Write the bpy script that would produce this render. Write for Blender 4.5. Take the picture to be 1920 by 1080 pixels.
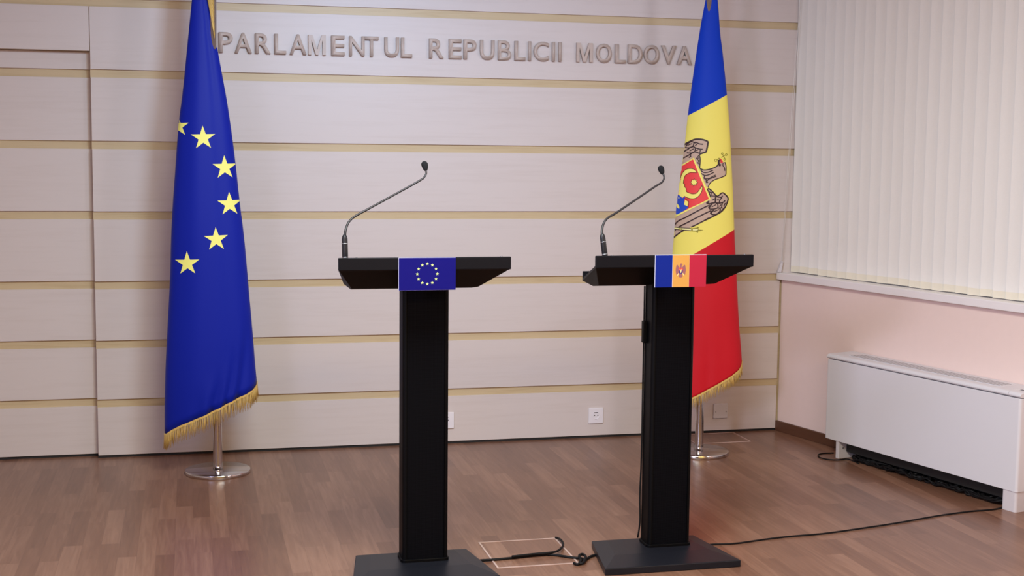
import bpy, bmesh, math, random, json
from mathutils import Vector, Matrix
random.seed(7)
S = bpy.context.scene
for o in list(bpy.data.objects): bpy.data.objects.remove(o, do_unlink=True)
COL = S.collection
PI = math.pi
R = math.radians

# ------------------------------------------------------------------ camera
cam = bpy.data.objects.new('camera', bpy.data.cameras.new('camera')); COL.objects.link(cam)
cam.data.sensor_width = 36; cam.data.lens = 2517.0 / 1920 * 36; cam.data.clip_start = .05
yaw, pitch, roll = R(13.56), R(5.72), R(.57)
fw = Vector((math.sin(yaw)*math.cos(pitch), math.cos(yaw)*math.cos(pitch), -math.sin(pitch)))
rt = Vector((math.cos(yaw), -math.sin(yaw), 0)); up = rt.cross(fw)
r2 = rt*math.cos(roll) + up*math.sin(roll); u2 = up*math.cos(roll) - rt*math.sin(roll)
m = Matrix((r2, u2, -fw)).transposed().to_4x4(); m.translation = Vector((0, -6.98, 1.556))
cam.matrix_world = m
S.camera = cam

# ------------------------------------------------------------------ world, lights, exposure
S.view_settings.view_transform = 'Standard'; S.view_settings.look = 'None'
S.view_settings.exposure = 0.0; S.view_settings.gamma = 1; S.view_settings.use_curve_mapping = False
w = bpy.data.worlds.new('world'); S.world = w; w.use_nodes = True
w.node_tree.nodes['Background'].inputs[0].default_value = (.55, .62, .75, 1)
w.node_tree.nodes['Background'].inputs[1].default_value = .6
def light(name, loc, target, size, power, color, size_y=None, spread=180):
    d = bpy.data.lights.new(name, 'AREA'); d.energy = power; d.color = color; d.size = size
    d.spread = R(spread)
    if size_y: d.shape = 'RECTANGLE'; d.size_y = size_y
    o = bpy.data.objects.new(name, d); COL.objects.link(o); o.location = loc
    o.rotation_euler = (Vector(target)-Vector(loc)).to_track_quat('-Z', 'Y').to_euler()
    return o
light('second_lamp', (4.1, -5.4, 2.75), (.6, 0, 1.5), .6, 10.8, (0.889, 0.889, 1.000), spread=100)
light('ceiling_lamp', (.75, -3.6, 2.95), (.75, -3.6, 0), 1.2, 123.0, (0.902, 1.000, 0.976), 1.2)
light('ceiling_lamp', (1.2, -7.5, 2.95), (1.2, -7.5, 0), 2.4, 156.0, (1.000, 0.673, 0.192), 1.2)
light('ceiling_lamp', (-2, -4.8, 2.95), (-2, -4.8, 0), 1.2, 78.0, (0.550, 0.625, 1.000), 1.2)
light('wall_side_lamp', (-2.5, -6.5, 2.3), (3.6, -1.8, .8), .6, 16.2, (0.704, 0.741, 1.000), spread=60)
light('top_lamp', (1.0, -3.2, 2.7), (.9, 0, 2.2), .5, 12.4, (0.435, 0.661, 1.000), spread=90)

# ------------------------------------------------------------------ helpers
def srgb(c):
    return tuple((x/255/12.92 if x/255 <= .04045 else ((x/255+.055)/1.055)**2.4) for x in c) + (1,)
def mat(name, rgb, rough=.5, metal=0, spec=.5, noise=0, nscale=(8, 8, 8), bump=0, bscale=None, sheen=0, coat=0, trans=0):
    m = bpy.data.materials.new(name); m.use_nodes = True
    nt = m.node_tree; b = nt.nodes['Principled BSDF']
    b.inputs['Base Color'].default_value = srgb(rgb); b.inputs['Roughness'].default_value = rough
    b.inputs['Metallic'].default_value = metal; b.inputs['Specular IOR Level'].default_value = spec
    if sheen: b.inputs['Sheen Weight'].default_value = sheen
    if coat: b.inputs['Coat Weight'].default_value = coat; b.inputs['Coat Roughness'].default_value = .2
    if noise or bump:
        tc = nt.nodes.new('ShaderNodeTexCoord'); mp = nt.nodes.new('ShaderNodeMapping')
        mp.inputs['Scale'].default_value = nscale; nt.links.new(tc.outputs['Object'], mp.inputs[0])
        n = nt.nodes.new('ShaderNodeTexNoise'); n.inputs['Scale'].default_value = 1; n.inputs['Detail'].default_value = 6
        nt.links.new(mp.outputs[0], n.inputs['Vector'])
        if noise:
            h = nt.nodes.new('ShaderNodeMix'); h.data_type = 'RGBA'
            c = srgb(rgb); h.inputs[6].default_value = tuple(v*(1-noise) for v in c[:3])+(1,)
            h.inputs[7].default_value = tuple(min(1, v*(1+noise)) for v in c[:3])+(1,)
            nt.links.new(n.outputs['Fac'], h.inputs[0]); nt.links.new(h.outputs[2], b.inputs['Base Color'])
        if bump:
            bp = nt.nodes.new('ShaderNodeBump'); bp.inputs['Strength'].default_value = 1; bp.inputs['Distance'].default_value = bump
            nt.links.new(n.outputs['Fac'], bp.inputs['Height']); nt.links.new(bp.outputs[0], b.inputs['Normal'])
    return m
class MB:
    def __init__(s): s.v = []; s.f = []; s.mi = []; s.sm = []
    def add(s, vs, fs, mi=0, smooth=False):
        k = len(s.v); s.v += [tuple(v) for v in vs]
        for f in fs: s.f.append([i+k for i in f]); s.mi.append(mi); s.sm.append(smooth)
    def box(s, a, b, mi=0):
        x0, y0, z0 = a; x1, y1, z1 = b
        s.add([(x0,y0,z0),(x1,y0,z0),(x1,y1,z0),(x0,y1,z0),(x0,y0,z1),(x1,y0,z1),(x1,y1,z1),(x0,y1,z1)],
              [(0,3,2,1),(4,5,6,7),(0,1,5,4),(1,2,6,5),(2,3,7,6),(3,0,4,7)], mi)
    def loft(s, rings, mi=0, smooth=False, cap=True):
        n = len(rings[0]); vs = [p for r in rings for p in r]; fs = []
        for i in range(len(rings)-1):
            for j in range(n): a = i*n+j; b = i*n+(j+1) % n; fs.append((a, b, b+n, a+n))
        s.add(vs, fs, mi, smooth)
        if cap:
            s.add(rings[0], [tuple(range(n))[::-1]], mi); s.add(rings[-1], [tuple(range(n))], mi)
    def prism(s, pts, z0, z1, mi=0): s.loft([[(x, y, z0) for x, y in pts], [(x, y, z1) for x, y in pts]], mi)
    def tube(s, pts, r, n=10, mi=0, closed=False, rads=None):
        P = [Vector(p) for p in pts]; rings = []; prev = None
        for i, p in enumerate(P):
            t = (P[min(i+1, len(P)-1)]-P[max(i-1, 0)]).normalized()
            if prev is None:
                a = Vector((0, 0, 1)) if abs(t.z) < .9 else Vector((1, 0, 0)); nrm = t.cross(a).normalized()
            else: nrm = (prev-t*prev.dot(t)).normalized()
            prev = nrm; bn = t.cross(nrm); rr = rads[i] if rads else r
            rings.append([tuple(p+nrm*rr*math.cos(2*PI*k/n)+bn*rr*math.sin(2*PI*k/n)) for k in range(n)])
        s.loft(rings, mi, True)
    def lathe(s, prof, n=32, mi=0, c=(0, 0), smooth=True):
        s.loft([[(c[0]+r*math.cos(2*PI*k/n), c[1]+r*math.sin(2*PI*k/n), z) for k in range(n)] for r, z in prof], mi, smooth)
    def build(s, name, mats, parent=None, bevel=0, loc=None, rot=None, segs=2, fix=True):
        me = bpy.data.meshes.new(name); me.from_pydata(s.v, [], s.f)
        mats = mats if isinstance(mats, (list, tuple)) else [mats]
        for m_ in mats: me.materials.append(m_)
        me.polygons.foreach_set('material_index', s.mi); me.polygons.foreach_set('use_smooth', s.sm)
        bm = bmesh.new(); bm.from_mesh(me); bmesh.ops.remove_doubles(bm, verts=bm.verts, dist=1e-6)
        if fix: bmesh.ops.recalc_face_normals(bm, faces=bm.faces)
        if bevel:
            es = [e for e in bm.edges if len(e.link_faces) == 2 and e.calc_face_angle(0) > R(25)]
            bmesh.ops.bevel(bm, geom=es, offset=bevel, segments=segs, profile=.5, affect='EDGES', clamp_overlap=True)
        bm.to_mesh(me); bm.free(); me.update()
        o = bpy.data.objects.new(name, me); COL.objects.link(o)
        if parent: o.parent = parent
        if loc: o.location = loc
        if rot is not None: o.rotation_euler = (0, 0, rot)
        return o
def smooth_pts(P, n=6):
    P = [Vector(p) for p in P]; out = []
    for i in range(len(P)-1):
        p0, p1, p2, p3 = P[max(i-1, 0)], P[i], P[i+1], P[min(i+2, len(P)-1)]
        for k in range(n):
            t = k/n
            out.append(.5*((2*p1)+(p2-p0)*t+(2*p0-5*p1+4*p2-p3)*t*t+(3*p1-p0-3*p2+p3)*t**3))
    out.append(P[-1]); return out
def thing(name, label, cat, loc=(0, 0, 0), rot=0, group=None):
    o = bpy.data.objects.new(name, None); COL.objects.link(o); o.location = loc; o.rotation_euler = (0, 0, rot)
    o.empty_display_size = .1
    return tag(o, label, cat, group)
def tag(o, label, cat, group=None):
    o['label'] = label; o['category'] = cat
    if group: o['group'] = group
    return o
def struct(o): o['kind'] = 'structure'; return o

DATA = json.loads(r'''{"rot1":-0.0183,"rot2":-0.3785,"eu_left":[[-0.0921,2.2552],[-0.1142,2.0577],[-0.1392,1.8345],[-0.161,1.6725],[-0.1815,1.4347],[-0.1995,1.2081],[-0.2107,0.9546],[-0.2236,0.7506],[-0.2366,0.5455],[-0.2443,0.3649],[-0.2468,0.2041]],"eu_right":[[-0.0179,2.2577],[-0.0099,2.2112],[0.0015,2.1425],[0.0106,2.0859],[0.021,2.0317],[0.0348,1.9501],[0.0498,1.8632],[0.066,1.7635],[0.0888,1.5879],[0.1047,1.4365],[0.1182,1.2968],[0.1366,1.1308],[0.1545,0.8994],[0.1725,0.6659],[0.1814,0.5354],[0.1906,0.4253]],"eu_hem":[[-0.2468,0.2041],[-0.2368,0.2064],[-0.2142,0.2264],[-0.174,0.251],[-0.1188,0.2752],[-0.0305,0.3141],[0.0708,0.3633],[0.1395,0.3927],[0.1701,0.4101],[0.1856,0.428],[0.1908,0.4436]],"eu_flap":[[-0.0142,2.2578],[0.0126,2.2587],[0.0109,2.1106],[0.0002,2.0361]],"eu_stars":[[-0.0492,1.614],[0.0479,1.4766],[0.0684,1.3044],[0.0043,1.139],[-0.1284,1.0252],[-0.161,1.6675]],"md_left":[[-0.0209,2.3413],[-0.0466,2.1811],[-0.0739,1.9662],[-0.0963,1.7632],[-0.1113,1.5862],[-0.1295,1.4219],[-0.1453,1.2705],[-0.1535,1.1462],[-0.1596,1.0491],[-0.1667,0.8682],[-0.173,0.6443],[-0.1765,0.419],[-0.1754,0.2349]],"md_right":[[0.0407,2.3409],[0.0554,2.1808],[0.0749,2.0469],[0.0984,1.8588],[0.116,1.6968],[0.1283,1.5341],[0.1407,1.3708],[0.1545,1.1518],[0.1669,0.9869],[0.1878,0.7103],[0.2024,0.5714],[0.21,0.4878]],"md_hem":[[-0.1754,0.2349],[-0.1562,0.2498],[-0.1041,0.2801],[-0.0466,0.3076],[0.0189,0.3438],[0.1002,0.3916],[0.1543,0.4243],[0.1918,0.4536],[0.2049,0.4737],[0.2097,0.499]],"md_b1":[[-0.0962,1.7578],[0.0983,1.8642]],"md_b2":[[-0.164,0.9963],[-0.0528,1.0541],[0.0548,1.1197],[0.1565,1.1793]],"emblem":[[1,"taupe",0,[[-0.1381,1.5172],[-0.1349,1.5547],[-0.1236,1.5912],[-0.1099,1.6075],[-0.0941,1.6197],[-0.0742,1.63],[-0.0542,1.6372],[-0.0301,1.6374],[-0.01,1.6335],[0.0063,1.6256],[0.0075,1.6166],[0.003,1.5924],[-0.0015,1.5742],[-0.0125,1.57],[-0.0314,1.5628],[-0.0322,1.5557],[-0.0288,1.5396],[-0.0293,1.5153],[-0.0307,1.491],[-0.0474,1.5151],[-0.0601,1.5453],[-0.1118,1.5124],[-0.1378,1.5]]],[1,"taupe",0,[[-0.0297,1.491],[-0.0104,1.4822],[0.0177,1.4855],[0.0416,1.4939],[0.0554,1.5021],[0.0621,1.5143],[0.067,1.5204],[0.085,1.5216],[0.0899,1.5247],[0.0949,1.5237],[0.1014,1.5026],[0.1022,1.4744],[0.0996,1.4562],[0.0788,1.4458],[0.051,1.4354],[0.0332,1.425],[0.0215,1.4127],[0.0138,1.3964],[0.0057,1.3983],[-0.0113,1.4366]]],[1,"taupe",0,[[0.0139,1.3918],[0.0365,1.3739],[0.0612,1.3499],[0.0848,1.3675],[0.1011,1.3586],[0.1156,1.3406],[0.1121,1.3203],[0.1027,1.2958],[0.0832,1.2711],[0.0555,1.2544],[0.0038,1.2271],[-0.0176,1.216],[-0.0656,1.1907],[-0.1016,1.1737],[-0.1316,1.1527],[-0.1575,1.1277],[-0.1653,1.1152],[-0.171,1.1889],[-0.1535,1.2239],[-0.1417,1.2405],[-0.0717,1.2824],[0.0215,1.3301],[0.0294,1.3332]]],[3,"brown",0.0064,[[-0.1258,1.5982],[-0.1099,1.6095],[-0.0941,1.6197],[-0.0742,1.63],[-0.0542,1.6372],[-0.0301,1.6374],[-0.01,1.6335],[0.0073,1.6256],[0.0075,1.6146],[0.0041,1.5924],[-0.0009,1.5742],[-0.0125,1.57],[-0.0314,1.5628]]],[3,"brown",0.0043,[[-0.0314,1.5628],[-0.0322,1.5557],[-0.0288,1.5396],[-0.0289,1.5153],[-0.0307,1.491]]],[3,"brown",0.0046,[[-0.127,1.5588],[-0.1072,1.5772],[-0.0893,1.5875],[-0.0854,1.5915],[-0.0654,1.5998],[-0.0532,1.5939],[-0.033,1.588],[-0.0169,1.5871]]],[3,"brown",0.0046,[[-0.1302,1.5223],[-0.1204,1.5366],[-0.0925,1.5531],[-0.0786,1.5613],[-0.0568,1.5736],[-0.0325,1.5658]]],[3,"brown",0.0046,[[-0.1056,1.5974],[-0.0935,1.5935],[-0.0794,1.5956],[-0.0655,1.6038],[-0.0618,1.618],[-0.0539,1.6221],[-0.0336,1.6142],[-0.0155,1.6123]]],[3,"brown",0.0041,[[-0.0997,1.6015],[-0.0939,1.6137],[-0.0741,1.6249],[-0.0538,1.6181]]],[3,"brown",0.0035,[[-0.0937,1.6056],[-0.0818,1.6118],[-0.0698,1.6159]]],[3,"brown",0.0035,[[-0.0555,1.6059],[-0.0456,1.6121]]],[3,"brown",0.0035,[[-0.083,1.5774],[-0.0731,1.5836],[-0.0612,1.5897]]],[3,"brown",0.0035,[[-0.0509,1.5797],[-0.0409,1.5829]]],[3,"brown",0.0043,[[-0.0969,1.5692],[-0.0848,1.5673],[-0.0667,1.5695],[-0.0549,1.5797],[-0.0552,1.5918]]],[3,"brown",0.0038,[[-0.0289,1.584],[-0.0314,1.5638]]],[3,"brown",0.0038,[[-0.0343,1.5577],[-0.0479,1.5394],[-0.0316,1.5274]]],[3,"brown",0.0038,[[-0.0479,1.5394],[-0.0339,1.5436]]],[3,"brown",0.0038,[[-0.0336,1.5274],[-0.0414,1.5172],[-0.0312,1.5113]]],[3,"brown",0.0052,[[-0.0863,1.545],[-0.0763,1.5492],[-0.0786,1.5593]]],[3,"brown",0.0046,[[-0.0297,1.491],[-0.0104,1.4822],[0.0177,1.4855],[0.0416,1.4939],[0.0554,1.5021],[0.0622,1.5123],[0.065,1.5204]]],[3,"brown",0.0035,[[0.0949,1.5237],[0.1014,1.5026],[0.1022,1.4744],[0.0996,1.4562],[0.0788,1.4458],[0.051,1.4354],[0.0332,1.425],[0.0215,1.4127],[0.0148,1.3964]]],[3,"brown",0.0041,[[-0.0265,1.483],[-0.0101,1.47],[0.012,1.4713],[0.0378,1.4817]]],[3,"brown",0.0041,[[-0.022,1.4648],[-0.0037,1.4549],[0.0183,1.4592],[0.0421,1.4717]]],[3,"brown",0.0038,[[-0.0073,1.4387],[0.0148,1.439],[0.0346,1.4493],[0.0505,1.4576]]],[3,"brown",0.0041,[[-0.0036,1.4529],[-0.0074,1.4407],[0.0028,1.4348],[0.0052,1.4186],[0.0132,1.4207]]],[3,"brown",0.0038,[[0.0052,1.4206],[0.0149,1.4349],[0.0348,1.4432],[0.0546,1.4516]]],[3,"brown",0.0035,[[0.087,1.5206],[0.0853,1.5065],[0.0936,1.4945],[0.0961,1.4783]]],[4,"red",0,[[0.0684,1.5416],[0.0745,1.5406],[0.0827,1.5306],[0.0859,1.5226],[0.0771,1.5165],[0.0719,1.5225],[0.0707,1.5325]]],[4,"brown",0.0075,[[0.0646,1.5345],[0.064,1.5183],[0.0704,1.5033]]],[4,"brown",0.0041,[[0.0674,1.5416],[0.0749,1.5225]]],[4,"brown",0.0035,[[0.0752,1.5124],[0.0714,1.5023]]],[4,"olive",0.0032,[[0.0763,1.5467],[0.0862,1.5529],[0.096,1.559]]],[4,"olive",0.0032,[[0.083,1.5609],[0.0882,1.5529],[0.0934,1.5429]]],[4,"olive",0.0032,[[0.0566,1.5354],[0.0664,1.5446]]],[4,"olive",0.0029,[[0.0852,1.5659],[0.0847,1.5637],[0.0831,1.5621],[0.0809,1.5615],[0.0787,1.562],[0.0771,1.5636],[0.0764,1.5659],[0.077,1.5681],[0.0785,1.5697],[0.0807,1.5703],[0.0829,1.5698],[0.0846,1.5681],[0.0852,1.5659]]],[4,"olive",0.0029,[[0.1054,1.5611],[0.1048,1.5589],[0.1033,1.5572],[0.1011,1.5566],[0.0989,1.5572],[0.0972,1.5588],[0.0966,1.561],[0.0971,1.5632],[0.0987,1.5649],[0.1008,1.5655],[0.1031,1.5649],[0.1047,1.5633],[0.1054,1.5611]]],[4,"olive",0.0029,[[0.0979,1.5379],[0.0974,1.5356],[0.0958,1.534],[0.0937,1.5334],[0.0914,1.534],[0.0898,1.5356],[0.0891,1.5378],[0.0897,1.54],[0.0912,1.5416],[0.0934,1.5422],[0.0956,1.5417],[0.0973,1.5401],[0.0979,1.5379]]],[4,"olive",0.0029,[[0.0557,1.532],[0.0549,1.5289],[0.0528,1.5267],[0.0498,1.5259],[0.0468,1.5266],[0.0445,1.5288],[0.0436,1.5318],[0.0444,1.5349],[0.0465,1.5371],[0.0495,1.538],[0.0525,1.5372],[0.0548,1.535],[0.0557,1.532]]],[3,"brown",0.0052,[[0.0139,1.3918],[0.0365,1.3739],[0.0612,1.3499],[0.0848,1.3675],[0.1011,1.3586],[0.1156,1.3406],[0.1121,1.3203],[0.1027,1.2958],[0.0832,1.2711],[0.0555,1.2544],[0.0038,1.2271],[0.0222,1.2391],[-0.0176,1.216],[-0.0656,1.1907]]],[3,"brown",0.0052,[[-0.1016,1.1737],[-0.1316,1.1527],[-0.1535,1.1318],[-0.1653,1.1152]]],[3,"brown",0.0052,[[0.0206,1.3021],[0.0007,1.2937],[-0.0591,1.2602],[-0.099,1.2371],[-0.1331,1.2182],[-0.1548,1.1912],[-0.1667,1.1767]]],[3,"brown",0.0052,[[0.0333,1.2769],[0.0015,1.2612],[-0.0384,1.2401],[-0.0783,1.217],[-0.1303,1.1875],[-0.1542,1.1626],[-0.166,1.148]]],[3,"brown",0.0043,[[0.0204,1.3717],[0.0326,1.3678],[0.0365,1.3739]]],[3,"brown",0.0038,[[0.0326,1.3678],[0.031,1.3515],[0.0612,1.3499]]],[3,"brown",0.0043,[[0.01,1.3877],[0.0206,1.3656],[0.0292,1.3434]]],[3,"brown",0.0058,[[0.0077,1.3146],[0.0219,1.3108],[0.0379,1.3151],[0.0519,1.3194],[0.0533,1.3437],[0.0612,1.3499]]],[3,"brown",0.0046,[[0.0519,1.3183],[0.0721,1.3146],[0.0901,1.3189],[0.1019,1.3282]]],[3,"brown",0.0046,[[0.0721,1.3156],[0.0737,1.3298],[0.0854,1.3442]]],[3,"brown",0.0035,[[0.0597,1.3296],[0.0696,1.3358]]],[3,"brown",0.0046,[[0.0519,1.3173],[0.0642,1.3094],[0.0646,1.2911],[0.0427,1.2847],[0.0225,1.2864],[0.0262,1.3007],[0.0381,1.309]]],[3,"brown",0.0035,[[0.0344,1.2947],[0.0562,1.3072]]],[3,"brown",0.0052,[[0.0646,1.2911],[0.0768,1.2873],[0.0752,1.271],[0.0555,1.2564],[0.0332,1.2591],[0.039,1.2724],[0.0468,1.2807]]],[3,"brown",0.0035,[[0.045,1.2705],[0.0709,1.2831]]],[3,"brown",0.0043,[[0.0646,1.2911],[0.0827,1.2914],[0.0863,1.3097],[0.0901,1.3189]]],[3,"brown",0.0038,[[0.0725,1.2973],[0.0823,1.3076]]],[3,"brown",0.0043,[[0.0946,1.2977],[0.1022,1.316]]],[3,"brown",0.0046,[[0.0827,1.2914],[0.0948,1.2896],[0.0832,1.2731]]],[3,"brown",0.0038,[[0.0376,1.3293],[0.0494,1.3376]]],[3,"brown",0.0041,[[0.0613,1.3459],[0.0794,1.3441],[0.0892,1.3523]]],[3,"brown",0.0075,[[0.0077,1.3146],[0.0216,1.323]]],[3,"brown",0.0075,[[0.0205,1.2884],[0.0281,1.3048]]],[3,"brown",0.0075,[[0.0292,1.2601],[0.0389,1.2745]]],[5,"red",0,[[-0.1385,1.4898],[-0.1176,1.5022],[-0.0629,1.5362],[0.0198,1.3366],[-0.0798,1.2833],[-0.1178,1.2613],[-0.1398,1.2477],[-0.15,1.2526],[-0.157,1.2933],[-0.1532,1.3952]]],[7,"yellow",0.0075,[[-0.1386,1.4939],[-0.1177,1.5052],[-0.0616,1.5392],[0.0239,1.3337],[-0.0798,1.2806],[-0.1177,1.2592],[-0.1398,1.2466],[-0.147,1.2547]]],[6,"yellow",0,[[-0.0424,1.4696],[-0.0589,1.4857],[-0.0791,1.4885],[-0.0971,1.4842],[-0.111,1.4719],[-0.1207,1.4535],[-0.13,1.4463],[-0.148,1.4359],[-0.1588,1.3748],[-0.1581,1.3422],[-0.1421,1.3506],[-0.132,1.3528],[-0.1237,1.3468],[-0.1135,1.3388],[-0.1035,1.3471],[-0.0913,1.3411],[-0.0689,1.3354],[-0.0488,1.3377],[-0.0309,1.3501],[-0.0173,1.3727],[-0.0138,1.393],[-0.017,1.4031],[-0.0296,1.3806],[-0.0433,1.3642],[-0.0614,1.3599],[-0.0776,1.3637],[-0.094,1.3716],[-0.0943,1.3858],[-0.1026,1.3959],[-0.1029,1.4081],[-0.109,1.412],[-0.1075,1.4324],[-0.1018,1.4507],[-0.0899,1.461],[-0.076,1.4682],[-0.0558,1.4685]]],[7,"maroon",0.0035,[[-0.017,1.4031],[-0.0296,1.3806],[-0.0433,1.3642],[-0.0614,1.3599],[-0.0776,1.3637],[-0.094,1.3716],[-0.0943,1.3858],[-0.1026,1.3959],[-0.1029,1.4081],[-0.109,1.412],[-0.1075,1.4324],[-0.1018,1.4507],[-0.0899,1.461],[-0.076,1.4682],[-0.0558,1.4685],[-0.0424,1.4696],[-0.0589,1.4857],[-0.0791,1.4885],[-0.0971,1.4842],[-0.111,1.4719],[-0.1207,1.4535],[-0.1257,1.4362]]],[7,"maroon",0.0035,[[-0.1035,1.3471],[-0.0913,1.3411],[-0.0689,1.3354],[-0.0488,1.3377],[-0.0309,1.3501],[-0.0173,1.3727],[-0.0138,1.393],[-0.017,1.4031]]],[7,"maroon",0,[[-0.055,1.4406],[-0.0505,1.431],[-0.0402,1.4329],[-0.0437,1.4229],[-0.035,1.4169],[-0.0445,1.4124],[-0.0425,1.402],[-0.0524,1.4056],[-0.0584,1.397],[-0.0629,1.4066],[-0.0732,1.4047],[-0.0697,1.4147],[-0.0784,1.4207],[-0.0689,1.4252],[-0.0709,1.4356],[-0.061,1.432]]],[8,"yellow",0,[[-0.0554,1.4358],[-0.052,1.4282],[-0.0438,1.4297],[-0.0467,1.422],[-0.0398,1.4173],[-0.0474,1.4139],[-0.0457,1.4058],[-0.0534,1.4087],[-0.058,1.4018],[-0.0614,1.4094],[-0.0696,1.4078],[-0.0667,1.4156],[-0.0736,1.4203],[-0.0661,1.4237],[-0.0677,1.4319],[-0.06,1.4289]]],[7,"blue",0,[[-0.1578,1.33],[-0.141,1.3465],[-0.132,1.3538],[-0.1237,1.3468],[-0.1114,1.3368],[-0.1035,1.3471],[-0.0993,1.339],[-0.1021,1.3308],[-0.1036,1.3043],[-0.0862,1.2964],[-0.082,1.2883],[-0.1178,1.2633],[-0.1399,1.2507],[-0.1501,1.2567],[-0.159,1.2933]]],[8,"yellow",0,[[-0.0991,1.3288],[-0.0827,1.3189],[-0.0862,1.2964],[-0.1036,1.3043]]],[8,"maroon",0.0035,[[-0.1013,1.3369],[-0.0807,1.322],[-0.082,1.2883]]],[8,"yellow",0,[[-0.1509,1.2934],[-0.1431,1.3068],[-0.1371,1.3075],[-0.1287,1.2978],[-0.126,1.2836],[-0.1325,1.2835],[-0.1407,1.2905],[-0.1488,1.2873]]],[8,"pale",0,[[-0.1278,1.3376],[-0.1281,1.3361],[-0.1292,1.3351],[-0.1306,1.3347],[-0.132,1.335],[-0.133,1.3361],[-0.1335,1.3375],[-0.1331,1.3389],[-0.1321,1.34],[-0.1307,1.3404],[-0.1293,1.34],[-0.1282,1.339],[-0.1278,1.3376]]],[8,"purple",0,[[-0.1347,1.432],[-0.1236,1.4311],[-0.1243,1.4179],[-0.1355,1.4188]]],[6,"brown",0.0116,[[-0.1708,1.1811],[-0.1546,1.181],[-0.0653,1.1785]]],[7,"pale",0.0075,[[-0.1708,1.1811],[-0.1546,1.181],[-0.0653,1.1785]]],[7,"olive",0,[[-0.1302,1.1794],[-0.1202,1.1867],[-0.1099,1.1797],[-0.1198,1.1714]]],[8,"pale",0,[[-0.1257,1.1794],[-0.1201,1.1832],[-0.1139,1.1796],[-0.1199,1.175]]],[6,"olive",0,[[-0.0654,1.1846],[-0.0372,1.1892],[-0.0333,1.1954],[-0.0261,1.1894],[-0.031,1.1832],[-0.0248,1.1792],[-0.0046,1.1779],[-0.0206,1.1721],[-0.0287,1.173],[-0.0315,1.1617],[-0.0387,1.1657],[-0.0408,1.1697],[-0.0641,1.1703]]],[8,"pale",0,[[-0.0572,1.1807],[-0.0391,1.182],[-0.0289,1.1791],[-0.0409,1.1738],[-0.0571,1.1745]]],[6,"yellow",0.007,[[-0.1478,1.2445],[-0.1495,1.2301],[-0.1533,1.2158]]]],"mic1":{"body":[[0.5395,-2.2,1.179],[0.5378,-2.2,1.2627]],"neck":[[0.5383,-2.2,1.2589],[0.5395,-2.1998,1.2631],[0.5419,-2.1938,1.2768],[0.5482,-2.1861,1.2942],[0.5573,-2.1795,1.3091],[0.5708,-2.174,1.3216],[0.5909,-2.1688,1.3336],[0.6287,-2.1602,1.3531],[0.7873,-2.1248,1.4355],[0.8303,-2.1148,1.4593],[0.84,-2.1112,1.4677],[0.8473,-2.1066,1.4787],[0.8481,-2.1025,1.4884],[0.8475,-2.1,1.4942]],"head":[[0.8478,-2.1,1.4894],[0.8414,-2.09,1.5253]]},"mic2":{"body":[[1.5081,-2.2,1.1827],[1.4963,-2.2,1.2625]],"neck":[[1.4963,-2.2,1.2585],[1.4963,-2.1957,1.2682],[1.5015,-2.1871,1.2876],[1.5114,-2.1791,1.3057],[1.5268,-2.1727,1.3201],[1.5579,-2.1655,1.3363],[1.5989,-2.1552,1.36],[1.6976,-2.1301,1.4179],[1.7298,-2.1219,1.437],[1.7554,-2.1162,1.4504],[1.7651,-2.1119,1.4605],[1.7695,-2.1076,1.4706],[1.7679,-2.1028,1.4819],[1.7658,-2.1,1.4883]],"head":[[1.767,-2.1,1.4822],[1.7572,-2.0903,1.5156]]},"cable_a":[[1.0531,-2.0932,0.006],[1.0752,-2.0874,0.006],[1.1274,-2.0878,0.006],[1.1924,-2.0803,0.006],[1.2587,-2.0694,0.006],[1.3248,-2.0618,0.006],[1.3637,-2.0769,0.006],[1.3987,-2.1053,0.006],[1.4252,-2.1249,0.006],[1.4526,-2.141,0.006],[1.4589,-2.1632,0.006],[1.497,-2.1221,0.006],[1.5275,-2.1071,0.006]],"cable_b":[[1.19,-2.0903,0.006],[1.2781,-2.0769,0.006],[1.3323,-2.074,0.006],[1.3744,-2.0613,0.006],[1.4042,-2.0241,0.006],[1.4261,-1.9772,0.006],[1.4337,-1.9264,0.006],[1.4372,-1.8738,0.006],[1.4305,-1.8492,0.006]],"cable_c":[[1.4074,-2.1939,0.006],[1.4196,-2.21,0.006],[1.441,-2.1734,0.006],[1.4446,-2.1394,0.006],[1.4625,-2.122,0.006],[1.4649,-2.1575,0.006],[1.4433,-2.2013,0.006],[1.4255,-2.2044,0.006]],"cable_d":[[1.9978,-2.0647,0.006],[2.0336,-2.0608,0.006],[2.1224,-2.0676,0.006],[2.2501,-2.0402,0.006],[2.3772,-2.0193,0.006],[2.5249,-2.0098,0.006],[2.6865,-1.9781,0.006],[2.914,-1.9244,0.006],[3.1595,-1.853,0.006],[3.3382,-1.8175,0.006],[3.467,-1.807,0.006],[3.5444,-1.767,0.006]],"loop":[[3.2843,-0.623,0.006],[3.2451,-0.6219,0.006],[3.2001,-0.6324,0.006],[3.1717,-0.6714,0.006],[3.1655,-0.7204,0.006],[3.1896,-0.7623,0.006],[3.2331,-0.7769,0.006],[3.2909,-0.7697,0.006]],"text":{},"letters":{"PARLAMENTUL":[0.1584,0.2368,0.3377,0.433,0.5096,0.6027,0.7192,0.8104,0.889,0.9912,1.0774,1.1541],"RE":[1.2245,1.3289],"PUBLICII":[1.407,1.4956,1.5916,1.6814,1.7563,1.7856,1.8869,1.9221,1.9502],"MOLDOVA":[2.0208,2.1309,2.2367,2.3101,2.4004,2.4986,2.5901,2.6784]}}''')

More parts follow.
